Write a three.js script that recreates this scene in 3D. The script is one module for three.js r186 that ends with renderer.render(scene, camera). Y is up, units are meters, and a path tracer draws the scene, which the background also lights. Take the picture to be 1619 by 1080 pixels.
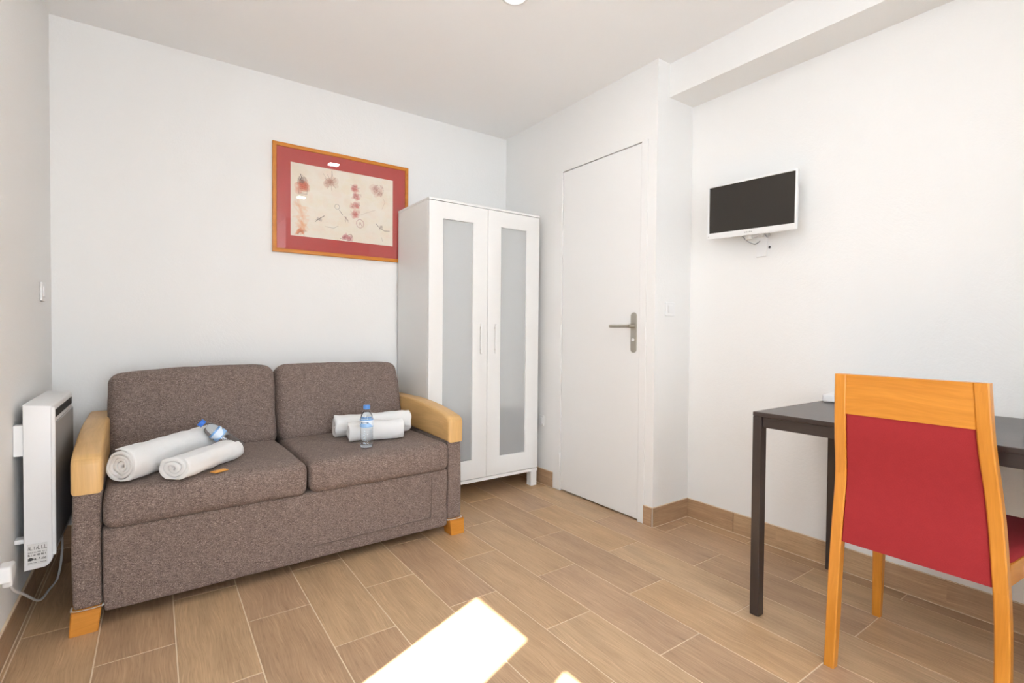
import * as THREE from 'three';
import { RoundedBoxGeometry } from 'three/addons/geometries/RoundedBoxGeometry.js';
import { mergeGeometries, mergeVertices, toCreasedNormals } from 'three/addons/utils/BufferGeometryUtils.js';
import { RectAreaLightUniformsLib } from 'three/addons/lights/RectAreaLightUniformsLib.js';
import { createNoise3D } from 'simplex-noise';

// ---------------------------------------------------------------- camera, sky, sun, exposure
const scene = new THREE.Scene();
const camera = new THREE.PerspectiveCamera(2 * Math.atan(540 / 795.81) * 180 / Math.PI, 1619 / 1080, 0.05, 60);
{
  const yaw = 0.6168, pitch = -0.0194, roll = 0.0083;
  const fwd = new THREE.Vector3(Math.sin(yaw) * Math.cos(pitch), Math.sin(pitch), -Math.cos(yaw) * Math.cos(pitch));
  const right = new THREE.Vector3(Math.cos(yaw), 0, Math.sin(yaw));
  const up = new THREE.Vector3().crossVectors(right, fwd);
  camera.position.set(0, 1.0271, 0);
  camera.up.copy(up).multiplyScalar(Math.cos(roll)).addScaledVector(right, -Math.sin(roll));
  camera.lookAt(camera.position.clone().add(fwd));
}
scene.add(camera);
const renderer = new THREE.WebGLRenderer({ antialias: true });
renderer.toneMapping = THREE.LinearToneMapping;
renderer.toneMappingExposure = 0.875;
renderer.shadowMap.enabled = true;
RectAreaLightUniformsLib.init();

scene.background = new THREE.Color().setRGB(0.85, 0.92, 1.0);      // hazy bright daylight sky outside the windows
scene.backgroundIntensity = 12;

const sun = new THREE.DirectionalLight(new THREE.Color().setRGB(1.0, 0.95, 0.88), 44);
{
  const target = new THREE.Vector3(0.9, 0, -1.4);
  const travel = new THREE.Vector3(0.547, -0.761, -0.227).normalize();
  sun.position.copy(target).addScaledVector(travel, -8);
  sun.target.position.copy(target);
  sun.castShadow = true;
  sun.shadow.mapSize.set(2048, 2048);
  Object.assign(sun.shadow.camera, { left: -4, right: 4, top: 4, bottom: -4, near: 0.5, far: 16 });
}
scene.add(sun, sun.target);
const LAMP_CD = 1.0;                                                 // candela of each ceiling downlight
const lampColor = new THREE.Color().setRGB(1.0, 0.97, 0.94);

// ---------------------------------------------------------------- helpers
let seed = 7;
const rnd = () => { seed = (seed * 1664525 + 1013904223) >>> 0; return seed / 4294967296; };
const noise3 = createNoise3D(rnd);
const names = {};
const numbered = (n) => { const k = names[n] = (names[n] ?? -1) + 1; return k ? n + '_' + String(k).padStart(3, '0') : n; };
const G = (n, x, y, z, turn = 0) => { const g = new THREE.Group(); g.name = n; g.position.set(x, y, z); g.rotation.y = turn; return g; };
function thing(name, label, category, [x, y, z] = [0, 0, 0], turn = 0, group) {
  const o = G(numbered(name), x, y, z, turn); scene.add(o);
  o.userData = { label, category }; if (group) o.userData.group = group;
  return o;
}
function structure(name, x = 0, y = 0, z = 0) { const o = G(name, x, y, z); o.userData.kind = 'structure'; scene.add(o); return o; }
const shade = (m) => { m.castShadow = m.receiveShadow = true; return m; };
function part(name, geo, mat, parent, label) {
  const m = shade(new THREE.Mesh(geo, mat)); m.name = name; parent.add(m);
  if (label) m.userData.label = label;
  return m;
}
function struct(name, geo, mat) { const m = part(name, geo, mat, scene); m.userData.kind = 'structure'; return m; }
const merge = (list) => mergeGeometries(list.map((g) => { const n = g.index ? g.toNonIndexed() : g; for (const k of Object.keys(n.attributes)) if (!['position', 'normal', 'uv'].includes(k)) n.deleteAttribute(k); return n; }));
// uv in metres, each face projected along its main axis; grain: the axis the texture's v runs along
function boxUV(g, grain = 'y', off = 0) {
  g = g.index ? g.toNonIndexed() : g;
  const p = g.attributes.position, n = p.count, uv = new Float32Array(n * 2);
  const a = new THREE.Vector3(), b = new THREE.Vector3(), c = new THREE.Vector3();
  const ax = { x: 0, y: 1, z: 2 }[grain];
  for (let i = 0; i < n; i += 3) {
    a.fromBufferAttribute(p, i); b.fromBufferAttribute(p, i + 1); c.fromBufferAttribute(p, i + 2);
    const nn = b.clone().sub(a).cross(c.clone().sub(a));
    const q = [Math.abs(nn.x), Math.abs(nn.y), Math.abs(nn.z)], m = q.indexOf(Math.max(...q));
    const rest = [0, 1, 2].filter((k) => k !== m);
    const v = rest.includes(ax) ? ax : rest[1], u = rest.find((k) => k !== v);
    [a, b, c].forEach((t, j) => { const s = [t.x, t.y, t.z]; uv[(i + j) * 2] = s[u] + off * 0.37; uv[(i + j) * 2 + 1] = s[v] + off * 0.61; });
  }
  g.setAttribute('uv', new THREE.BufferAttribute(uv, 2));
  return g;
}
const rbox = (w, h, d, x, y, z, r = 0.003, seg = 2) => { const g = new RoundedBoxGeometry(w, h, d, seg, Math.min(r, w / 2.01, h / 2.01, d / 2.01)); g.translate(x, y, z); return g; };
const span = (x0, x1, y0, y1, z0, z1, r = 0.003, seg = 2) => rbox(x1 - x0, y1 - y0, z1 - z0, (x0 + x1) / 2, (y0 + y1) / 2, (z0 + z1) / 2, r, seg);
const block = (x0, x1, y0, y1, z0, z1) => { const g = new THREE.BoxGeometry(x1 - x0, y1 - y0, z1 - z0); g.translate((x0 + x1) / 2, (y0 + y1) / 2, (z0 + z1) / 2); return g; };
const poly = (pts) => { const s = new THREE.Shape(); pts.forEach(([x, y], i) => i ? s.lineTo(x, y) : s.moveTo(x, y)); s.closePath(); return s; };
const rectPath = (x0, x1, y0, y1, r = 0) => {
  const s = new THREE.Shape();
  if (!r) return poly([[x0, y0], [x1, y0], [x1, y1], [x0, y1]]);
  s.moveTo(x0 + r, y0); s.lineTo(x1 - r, y0); s.absarc(x1 - r, y0 + r, r, -Math.PI / 2, 0); s.lineTo(x1, y1 - r); s.absarc(x1 - r, y1 - r, r, 0, Math.PI / 2);
  s.lineTo(x0 + r, y1); s.absarc(x0 + r, y1 - r, r, Math.PI / 2, Math.PI); s.lineTo(x0, y0 + r); s.absarc(x0 + r, y0 + r, r, Math.PI, Math.PI * 1.5);
  return s;
};
const extrude = (shape, depth, bevel = 0, seg = 2, steps = 1, curve = 12) => { const g = new THREE.ExtrudeGeometry(shape, { depth: depth - 2 * bevel, steps, curveSegments: curve, bevelEnabled: bevel > 0, bevelSize: bevel, bevelThickness: bevel, bevelSegments: seg, bevelOffset: -bevel }); g.translate(0, 0, bevel); return g; };
const tube = (pts, r, seg = 40, rad = 8) => new THREE.TubeGeometry(new THREE.CatmullRomCurve3(pts.map((p) => new THREE.Vector3(...p))), seg, r, rad);
const lathe = (pts, seg = 32) => new THREE.LatheGeometry(pts.map((p) => new THREE.Vector2(...p)), seg);
const cyl = (r0, r1, h, seg = 20) => new THREE.CylinderGeometry(r0, r1, h, seg);
// a bar built up of horizontal rings: rows of [y, x centre, z centre, x size, z size], chamfered corners
function bar(rows, ch = 0.003) {
  const pos = [], idx = [];
  for (const [y, x, z, sx, sz] of rows) {
    const a = sx / 2, b = sz / 2, c = Math.min(ch, a * 0.8, b * 0.8);
    for (const [u, v] of [[-a + c, -b], [a - c, -b], [a, -b + c], [a, b - c], [a - c, b], [-a + c, b], [-a, b - c], [-a, -b + c]]) pos.push(x + u, y, z + v);
  }
  const n = rows.length;
  for (let i = 0; i + 1 < n; i++) for (let k = 0; k < 8; k++) { const a = i * 8 + k, b = i * 8 + (k + 1) % 8; idx.push(a, a + 8, b, b, a + 8, b + 8); }
  for (let k = 1; k < 7; k++) { idx.push(0, k, k + 1); const o = (n - 1) * 8; idx.push(o, o + k + 1, o + k); }
  const g = new THREE.BufferGeometry();
  g.setAttribute('position', new THREE.Float32BufferAttribute(pos, 3)); g.setIndex(idx);
  return toCreasedNormals(g.toNonIndexed(), 0.5);
}
// an upholstered block: rounded, crowned, slightly uneven
function cushion(w, h, d, { r = 0.035, top = 0, front = 0, side = 0, lump = 0.003, off = 0, seg = [36, 14, 28], shape } = {}) {
  let g = new THREE.BoxGeometry(w, h, d, ...seg); g.deleteAttribute('uv'); g.deleteAttribute('normal');
  g = mergeVertices(g, 1e-5);
  const p = g.attributes.position, v = new THREE.Vector3(), q = new THREE.Vector3();
  for (let i = 0; i < p.count; i++) {
    v.fromBufferAttribute(p, i);
    // pull the grid towards the edges so that the rounding gets enough rows
    const warp = (t, half) => { const s = t / half; return half * Math.sign(s) * (1 - Math.pow(Math.max(0, 1 - Math.abs(s)), 1.5)); };
    v.set(warp(v.x, w / 2), warp(v.y, h / 2), warp(v.z, d / 2));
    q.set(THREE.MathUtils.clamp(v.x, -w / 2 + r, w / 2 - r), THREE.MathUtils.clamp(v.y, -h / 2 + r, h / 2 - r), THREE.MathUtils.clamp(v.z, -d / 2 + r, d / 2 - r));
    const dir = v.clone().sub(q); if (dir.lengthSq() > 1e-12) v.copy(q).addScaledVector(dir.normalize(), r);
    const X = 1 - (2 * v.x / w) ** 2, Y = 1 - (2 * v.y / h) ** 2, Z = 1 - (2 * v.z / d) ** 2;
    const o = v.clone();
    v.y += top * X * Z * (o.y / (h / 2)); v.z += front * X * Y * (o.z / (d / 2)); v.x += side * Y * Z * (o.x / (w / 2));
    const n1 = noise3(o.x * 4 + off, o.y * 4, o.z * 4), n2 = noise3(o.x * 11, o.y * 11 + off, o.z * 11);
    v.addScaledVector(o.normalize(), lump * (n1 + 0.4 * n2));
    if (shape) shape(v);
    p.setXYZ(i, v.x, v.y, v.z);
  }
  g.computeVertexNormals();
  return boxUV(g, 'y', off);
}

// ---------------------------------------------------------------- textures
const clamp255 = (v) => Math.max(0, Math.min(255, v));
function dataTex(w, h, fn, srgb = true, rep) {
  const d = new Uint8Array(w * h * 4);
  for (let y = 0; y < h; y++) for (let x = 0; x < w; x++) { const c = fn(x / w, y / h, x, y), i = (y * w + x) * 4; d[i] = clamp255(c[0]); d[i + 1] = clamp255(c[1]); d[i + 2] = clamp255(c[2]); d[i + 3] = 255; }
  const t = new THREE.DataTexture(d, w, h); t.wrapS = t.wrapT = THREE.RepeatWrapping; t.magFilter = THREE.LinearFilter; t.minFilter = THREE.LinearMipmapLinearFilter; t.generateMipmaps = true;
  if (srgb) t.colorSpace = THREE.SRGBColorSpace;
  if (rep) t.repeat.set(...rep);
  t.needsUpdate = true; return t;
}
const per = (u, v, fu, fv, s) => { // periodic noise on a torus slice
  const a = u * Math.PI * 2, ra = fu / 6.283; const b = v * Math.PI * 2, rb = fv / 6.283;
  return noise3(Math.cos(a) * ra + s, Math.sin(a) * ra + Math.cos(b) * rb + s * 1.7, Math.sin(b) * rb - s);
};
// wood-look porcelain: grain along v
const tileTex = [0, 1, 2, 3, 4, 5].map((k) => {
  const base = [[186, 152, 117], [180, 146, 113], [190, 157, 122], [176, 143, 112], [184, 150, 119], [189, 153, 115]][k];
  return dataTex(256, 768, (u, v) => {
    const s = k * 13.7, wob = 0.05 * noise3(u * 2, v * 2.2, s);
    const big = noise3(u * 2.2 + wob, v * 1.6, s + 3) * 9;
    const grain = noise3((u + wob) * 22, v * 2.4, s + 5) * 6 + noise3((u + wob) * 60, v * 5, s + 9) * 5;
    const pore = Math.max(0, noise3((u + wob) * 80, v * 9, s + 20) - 0.45) * -34 + Math.max(0, noise3((u + wob) * 34, v * 4, s + 40) - 0.5) * -30;
    const pale = Math.max(0, noise3((u + wob) * 30, v * 3, s + 60) - 0.4) * 24;
    const t = big + grain + pore + pale;
    return [base[0] * 1.025 + t, base[1] * 1.035 + t * 0.95 - big * 0.1, base[2] * 1.035 + t * 0.85 - big * 0.2];
  });
});
const fabricCol = dataTex(768, 768, (u, v, x, y) => {
  const weave = ((y >> 1) % 2 ? 3 : -3);
  const dash = noise3(x * 0.05, y * 0.14, 1) * 15 + noise3(x * 0.15, y * 0.34, 4) * 24 + noise3(x * 0.4, y * 0.6, 14) * 14;
  const fleck = Math.max(0, noise3(x * 0.13, y * 0.22, 8) - 0.36) * 105 - Math.max(0, noise3(x * 0.12, y * 0.2, 12) - 0.36) * 75;
  const t = weave + dash + fleck + noise3(x * 0.02, y * 0.02, 3) * 4;
  return [123 + t, 107 + t * 0.97, 99 + t * 0.93];
}, true, [1.8, 1.8]);
const fabricBump = dataTex(512, 512, (u, v, x, y) => { const t = 128 + noise3(x * 0.2, y * 0.7, 1) * 60 + noise3(x * 0.6, y * 0.9, 5) * 50; return [t, t, t]; }, false, [3, 3]);
const woodTex = (c, amp, s) => dataTex(512, 512, (u, v, x, y) => {
  const w = 0.03 * noise3(u * 3, v * 1.2, s);
  const t = amp * (noise3((u + w) * 9, v * 1.2, s + 2) * 0.8 + noise3((u + w) * 40, v * 2.2, s + 4) * 0.6 + noise3((u + w) * 110, v * 7, s + 6) * 0.5);
  return [c[0] + t, c[1] + t * 0.95, c[2] + t * 0.8];
}, true, [2, 2]);
const mapleTex = woodTex([214, 172, 112], 7, 11), honeyTex = woodTex([208, 136, 44], 9, 21), footTex = woodTex([208, 138, 52], 8, 31), frameTex = woodTex([205, 128, 36], 8, 41), darkTex = woodTex([58, 50, 47], 4, 51);
const redCol = dataTex(256, 256, (u, v, x, y) => { const t = ((x + y) % 4 < 2 ? 4 : -4) + noise3(x * 0.5, y * 0.5, 2) * 7 + noise3(x * 0.03, y * 0.03, 7) * 1.5; return [158 + t, 38 + t * 0.6, 43 + t * 0.6]; }, true, [4, 4]);
const terryBump = dataTex(256, 256, (u, v, x, y) => { const t = 128 + noise3(x * 0.35, y * 0.35, 2) * 70 + noise3(x * 0.9, y * 0.9, 6) * 50; return [t, t, t]; }, false, [7, 7]);
const plasterBump = dataTex(512, 512, (u, v) => { const t = 128 + per(u, v, 40, 40, 3) * 40 + per(u, v, 110, 110, 9) * 50; return [t, t, t]; }, false, [1.2, 1.2]);
function canvasTex(w, h, draw) {
  const c = document.createElement('canvas'); c.width = w; c.height = h; draw(c.getContext('2d'), w, h);
  const t = new THREE.CanvasTexture(c); t.colorSpace = THREE.SRGBColorSpace; return t;
}

// ---------------------------------------------------------------- materials
const S = (o) => new THREE.MeshStandardMaterial(o), P = (o) => new THREE.MeshPhysicalMaterial(o);
const lin = (r, g, b) => new THREE.Color().setRGB(r, g, b);
const M = {
  wall: S({ color: lin(0.875, 0.87, 0.852), roughness: 0.92, bumpMap: plasterBump, bumpScale: 0.0006 }),
  ceiling: S({ color: lin(0.935, 0.935, 0.93), roughness: 0.95 }),
  tiles: tileTex.map((map) => S({ map, roughness: 0.42 })),
  grout: S({ color: 0xe6d2b6, roughness: 0.95 }),
  door: S({ color: lin(0.88, 0.875, 0.86), roughness: 0.5 }),
  metal: S({ color: lin(0.52, 0.49, 0.43), roughness: 0.34, metalness: 1 }),
  white: S({ color: lin(0.82, 0.815, 0.795), roughness: 0.38 }),
  whiteIn: S({ color: lin(0.82, 0.815, 0.80), roughness: 0.6 }),
  frosted: P({ color: lin(0.93, 0.94, 0.94), transmission: 0.76, thickness: 0, roughness: 0.42, ior: 1.5 }),
  fabric: P({ map: fabricCol, bumpMap: fabricBump, bumpScale: 0.0016, roughness: 0.95, sheen: 0.25, sheenRoughness: 0.6, sheenColor: lin(0.6, 0.52, 0.47) }),
  maple: S({ map: mapleTex, roughness: 0.42 }),
  foot: S({ map: footTex, roughness: 0.45 }),
  honey: P({ map: honeyTex, roughness: 0.38, clearcoat: 0.25, clearcoatRoughness: 0.3 }),
  red: P({ map: redCol, roughness: 0.9, sheen: 0.3, sheenColor: lin(0.5, 0.08, 0.09), sheenRoughness: 0.7 }),
  frameWood: S({ map: frameTex, roughness: 0.4 }),
  dark: S({ map: darkTex, roughness: 0.36 }),
  darkTop: S({ map: darkTex, color: lin(1.15, 1.1, 1.1), roughness: 0.3 }),
  towel: P({ color: lin(0.90, 0.90, 0.89), roughness: 1, bumpMap: terryBump, bumpScale: 0.003, sheen: 0.3, sheenColor: lin(0.8, 0.8, 0.8), sheenRoughness: 0.8 }),
  plastic: S({ color: lin(0.86, 0.86, 0.855), roughness: 0.32 }),
  heater: S({ color: lin(0.80, 0.795, 0.79), roughness: 0.4 }),
  grille: S({ color: lin(0.36, 0.355, 0.35), roughness: 0.5 }),
  addedPale: S({ color: lin(0.62, 0.615, 0.60), roughness: 0.6 }),
  addedDark: S({ color: lin(0.06, 0.06, 0.06), roughness: 0.6 }),
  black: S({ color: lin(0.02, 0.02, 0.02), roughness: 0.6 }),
  screen: S({ color: lin(0.026, 0.022, 0.018), roughness: 0.35 }),
  gray: S({ color: lin(0.45, 0.45, 0.46), roughness: 0.5 }),
  pet: P({ color: lin(0.97, 0.985, 1), transmission: 1, thickness: 0, roughness: 0.06, ior: 1.4 }),
  water: P({ color: lin(0.96, 0.985, 1), transmission: 1, thickness: 0.05, roughness: 0.02, ior: 1.33, attenuationColor: lin(0.8, 0.92, 1), attenuationDistance: 0.4 }),
  cap: S({ color: 0x2f6fd0, roughness: 0.4 }),
  capLight: S({ color: 0x5b92da, roughness: 0.4 }),
  mat: S({ color: 0xb8433f, roughness: 0.85 }),
  glass: P({ color: 0xffffff, transmission: 1, thickness: 0, roughness: 0, ior: 1.5 }),
  packet: S({ color: 0xe6a44e, roughness: 0.6 }),
  lamp: S({ color: 0xffffff, emissive: lampColor, emissiveIntensity: 5 }),
};

// ---------------------------------------------------------------- room: sizes from the photograph
const XL = -0.388, XD = 2.138, XR = 2.437, ZB = -3.109, ZC = -1.721, ZF = 2.2, H = 2.4525;
const T = 0.25;                                                      // outer wall thickness

// floor: slab with grout, and every plank tile a piece of its own
{
  const floor = structure('floor');
  part('grout_bed', block(XL - T, XR + T, -0.12, -0.0012, ZB - T, ZF + T), M.grout, floor);
  const PX = 0.2095, X0 = 0.0515, PZ = 0.628, ZA = -1.957, gap = 0.0019;
  const cache = {};
  for (let k = -3; k <= 11; k++) {
    const odd = Math.abs(k % 2) === 1, x0 = Math.max(X0 + k * PX, XL), x1 = Math.min(X0 + (k + 1) * PX, XR);
    if (x1 - x0 < 0.012) continue;
    for (let j = -3; j <= 6; j++) {
      const s = ZA + (odd ? 0 : PZ / 2) + j * PZ, z0 = Math.max(s, ZB), z1 = Math.min(s + PZ, ZF);
      if (z1 - z0 < 0.012) continue;
      if (x0 > XD && z1 < ZC || x0 > 1.36 && z0 > 0.72) continue;                              // inside the wall with the door
      const flip = rnd() < 0.5, u0 = (x0 - X0 - k * PX) / PX, u1 = (x1 - X0 - k * PX) / PX, v0 = (z0 - s) / PZ, v1 = (z1 - s) / PZ;
      const key = [u0, u1, v0, v1, flip].map((t) => typeof t === 'number' ? t.toFixed(3) : t).join();
      const w = x1 - x0 - 2 * gap, d = z1 - z0 - 2 * gap;
      const g = cache[key] ??= (() => {
        const b = bar([[-0.012, 0, 0, w, d], [-0.0008, 0, 0, w, d], [0, 0, 0, w - 0.0016, d - 0.0016]], 0.0006);
        const p = b.attributes.position, uv = new Float32Array(p.count * 2);
        for (let i = 0; i < p.count; i++) {
          let u = u0 + (u1 - u0) * (p.getX(i) / w + 0.5), v = v0 + (v1 - v0) * (p.getZ(i) / d + 0.5);
          if (flip) { u = 1 - u; v = 1 - v; }
          uv[2 * i] = u; uv[2 * i + 1] = v;
        }
        b.setAttribute('uv', new THREE.BufferAttribute(uv, 2)); return b;
      })();
      const t = part(numbered('tile'), g, M.tiles[Math.floor(rnd() * 6)], floor);
      t.position.set((x0 + x1) / 2, 0, (z0 + z1) / 2);
    }
  }
}
// ceiling with the boxed beam along the right wall
{
  const c = structure('ceiling');
  part('ceiling_slab', block(XL - T, XR + T, H, H + 0.2, ZB - T, ZF + T), M.ceiling, c);
  part('beam', block(2.232, XR, 2.277, H, ZC, 0.72), M.wall, c);
}
const holed = (x0, x1, y0, y1, holes, depth) => { const s = rectPath(x0, x1, y0, y1); for (const h of holes) s.holes.push(rectPath(...h)); return extrude(s, depth); };
// glazed openings: [z0, z1, y0, y1]
const WL = { z0: -1.098, z1: -0.119, y0: 1.12, y1: 2.165 }, WF = { x0: -0.3, x1: 1.27, y0: 0.11, y1: 2.3 };
struct('wall_back', boxUV(block(XL - T, XR + T, 0, H, ZB - T, ZB)), M.wall);
struct('wall_right', boxUV(block(XR, XR + T, 0, H, ZB, ZF)), M.wall);
{ // left wall, thickness 0.13, with the window the sun comes through
  const g = holed(-ZF, -ZB, 0, H, [[-WL.z1, -WL.z0, WL.y0, WL.y1]], 0.13); g.rotateY(Math.PI / 2); g.translate(XL - 0.13, 0, 0);
  struct('wall_left', boxUV(g), M.wall);
  const r = holed(XL - T, XR + T, 0, H, [[WF.x0, WF.x1, WF.y0, WF.y1]], 0.13); r.translate(0, 0, ZF);
  struct('wall_rear', boxUV(r), M.wall);
}
// unseen block added behind the camera, shades the right wall from the rear window
const PX0 = 1.36, PZ0 = 0.72;
struct('added_light_block', boxUV(block(PX0, XR, 0, H, PZ0, ZF)), M.wall);
// door wall: a thick wall that ends in the corner pier
const DZ0 = -2.46, DZ1 = -1.824, DTOP = 2.048, J0 = -2.535, J1 = -1.779, JT = 2.056;
{
  const s = poly([[-ZC, 0], [-ZC, H], [-ZB, H], [-ZB, 0], [-J0, 0], [-J0, JT], [-J1, JT], [-J1, 0]]);
  const g = extrude(s, XR - XD); g.rotateY(Math.PI / 2); g.translate(XD, 0, 0);
  struct('wall_door', boxUV(g), M.wall);
}
{ // the white flush door
  const d = structure('door_1', XD, 0, (DZ0 + DZ1) / 2); d.name = 'door_1';
  const c = (DZ0 + DZ1) / 2, L = (z0, z1, y0, y1, x0, x1, r) => span(x0, x1, y0, y1, z0 - c, z1 - c, r);
  part('door_frame', merge([L(J0 + 0.001, DZ0 - 0.003, 0.0005, JT - 0.001, -0.003, 0.09, 0.002), L(DZ1 + 0.003, J1 - 0.001, 0.0005, JT - 0.001, -0.003, 0.09, 0.002), L(DZ0 - 0.003, DZ1 + 0.003, DTOP + 0.004, JT - 0.001, -0.003, 0.09, 0.002)]), M.door, d);
  part('door_leaf', L(DZ0, DZ1, 0.011, DTOP, 0.001, 0.041, 0.0025), M.door, d);
  part('gap_shade_board', L(DZ0 - 0.003, DZ1 + 0.003, 0.0005, DTOP + 0.004, 0.055, 0.09, 0.001), M.black, d, 'black board standing in for the shade behind the door leaf');  // black board paints in the shade of the gaps around the leaf
  for (const y of [0.2, 1.03, 1.78]) { const g = cyl(0.006, 0.006, 0.085, 12); g.translate(-0.0075, y, DZ0 - 0.0015 - c); part('hinge', g, M.door, d); }
  const h = new THREE.Group(); h.name = 'handle'; h.position.set(0, 1.03, -1.862 - c); d.add(h);
  const pl = extrude(rectPath(-0.02, 0.02, -0.112, 0.108, 0.0198), 0.007, 0.0015); pl.rotateY(-Math.PI / 2); pl.translate(0.0012, 0, 0);
  part('back_plate', pl, M.metal, h);
  const neck = cyl(0.0095, 0.0095, 0.05, 16); neck.rotateZ(Math.PI / 2); neck.translate(-0.026, 0.033, 0);
  part('lever', merge([neck, tube([[-0.046, 0.033, 0.006], [-0.049, 0.033, -0.01], [-0.049, 0.033, -0.05], [-0.048, 0.033, -0.13]], 0.0092, 24, 12), (() => { const s = new THREE.SphereGeometry(0.0092, 12, 8); s.translate(-0.048, 0.033, -0.13); return s; })()]), M.metal, h);
  const key = cyl(0.008, 0.008, 0.006, 16); key.rotateZ(Math.PI / 2); key.translate(-0.008, -0.042, 0); part('lock_cylinder', key, M.plastic, h);
}
// baseboards of the same plank tile: each tile a piece, pale joint along the top and the floor
function baseboard(name, along, from, to, at, out, joints, tone) {
  const b = structure(name), hh = 0.102, th = 0.0095, cuts = [from, ...joints, to];
  const mk = (a0, a1, y0, y1, t0, t1, r) => along === 'x' ? span(a0, a1, y0, y1, Math.min(at + out * t0, at + out * t1), Math.max(at + out * t0, at + out * t1), r, 1) : span(Math.min(at + out * t0, at + out * t1), Math.max(at + out * t0, at + out * t1), y0, y1, a0, a1, r, 1);
  for (let i = 0; i + 1 < cuts.length; i++) {
    let g = boxUV(mk(cuts[i] + 0.0012, cuts[i + 1] - 0.0012, 0.003, hh, 0.0005, th, 0.0012), along, i + tone);
    const uv = g.attributes.uv; for (let k = 0; k < uv.count; k++) uv.setXY(k, uv.getX(k) * 4.8, uv.getY(k) * 1.6);
    part(numbered('tile'), g, M.tiles[(i + tone) % 6], b);
  }
  part('grout_line', merge([mk(from, to, 0.0002, 0.0032, 0.0003, th + 0.0025, 0.001), mk(from, to, hh, hh + 0.0025, 0.0003, th - 0.002, 0.001)]), M.grout, b);
}
baseboard('baseboard_back', 'x', XL + 0.011, XD - 0.011, ZB, 1, [0.2, 0.83, 1.46], 0);
baseboard('baseboard_left', 'z', ZB, ZF, XL, 1, [-2.62, -1.99, -1.36, -0.73, -0.1, 0.53, 1.16, 1.79], 2);
baseboard('baseboard_door', 'z', ZB + 0.011, J0 - 0.001, XD, -1, [], 3);
baseboard('baseboard_pier', 'z', J1 + 0.001, ZC, XD, -1, [], 4);
baseboard('baseboard_return', 'x', XD, XR - 0.011, ZC, 1, [], 3);
baseboard('baseboard_right', 'z', ZC, PZ0, XR, -1, [-1.439, -0.809, -0.179, 0.451], 1);
baseboard('baseboard_rear', 'x', XL + 0.011, PX0, ZF, -1, [0.3, 0.93], 5);

// windows: two casements each
function casement(name, w, y0, y1, frame, glassEdges) {
  const g = structure(name), s = rectPath(0, w, y0, y1);
  for (const [a, b] of glassEdges) s.holes.push(rectPath(a, b, y0 + 0.075, y1 - 0.065));
  const fr = extrude(s, 0.05, 0.003); fr.translate(0, 0, -0.025);
  part('window_frame', fr, M.white, g);
  for (const [a, b] of glassEdges) { const p = new THREE.BoxGeometry(b - a + 0.01, y1 - y0 - 0.13, 0.004); p.translate((a + b) / 2, (y0 + y1) / 2 + 0.005, 0); part('pane', p, M.glass, g); }
  const hd = span(w / 2 - 0.012, w / 2 + 0.012, (y0 + y1) / 2 - 0.06, (y0 + y1) / 2 + 0.06, 0.02, 0.05, 0.005); part('window_handle', hd, M.plastic, g);
  return g;
}
{
  const w = casement('window_1', WL.z1 - WL.z0 - 0.002, WL.y0 + 0.001, WL.y1 - 0.001, 0, [[0.064, 0.400], [0.577, 0.913]]);
  w.rotation.y = Math.PI / 2; w.position.set(-0.48, 0, WL.z1 - 0.001);
  w.scale.z = 1;
  const r = casement('added_window_2', WF.x1 - WF.x0 - 0.002, WF.y0 + 0.001, WF.y1 - 0.001, 0, [[0.07, 0.71], [0.858, 1.498]]);  // unseen rear window, added for even frontal light in the room
  r.rotation.y = Math.PI; r.position.set(WF.x1 - 0.001, 0, ZF + 0.09);
}

// ---------------------------------------------------------------- ceiling downlights
for (const [x, z, label] of [[1.252, -1.765, 'round recessed ceiling downlight at the top edge of the picture, above the door'], [1.28, -0.47, 'round recessed ceiling downlight nearer the camera, reflected as a thin streak in the framed print'], [0.62, 1.3, 'added round ceiling downlight, unseen behind the camera, for extra fill light']]) {  // the one behind the camera is unseen, added for fill
  const t = thing('ceiling_downlight', label, 'ceiling light', [x, H, z]);
  part('trim_ring', lathe([[0.044, -0.001], [0.045, -0.006], [0.050, -0.008], [0.058, -0.005], [0.060, 0.004], [0.044, 0.004]], 40), M.white, t);
  const d = cyl(0.0445, 0.0445, 0.004, 40); d.translate(0, -0.002, 0); part('diffuser', d, M.lamp, t);
  const l = new THREE.RectAreaLight(lampColor, LAMP_CD / (0.08 * 0.08), 0.08, 0.08); l.position.set(0, -0.0095, 0); l.rotation.x = -Math.PI / 2; l.name = 'downlight_glow';
  t.add(l);
}

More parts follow.
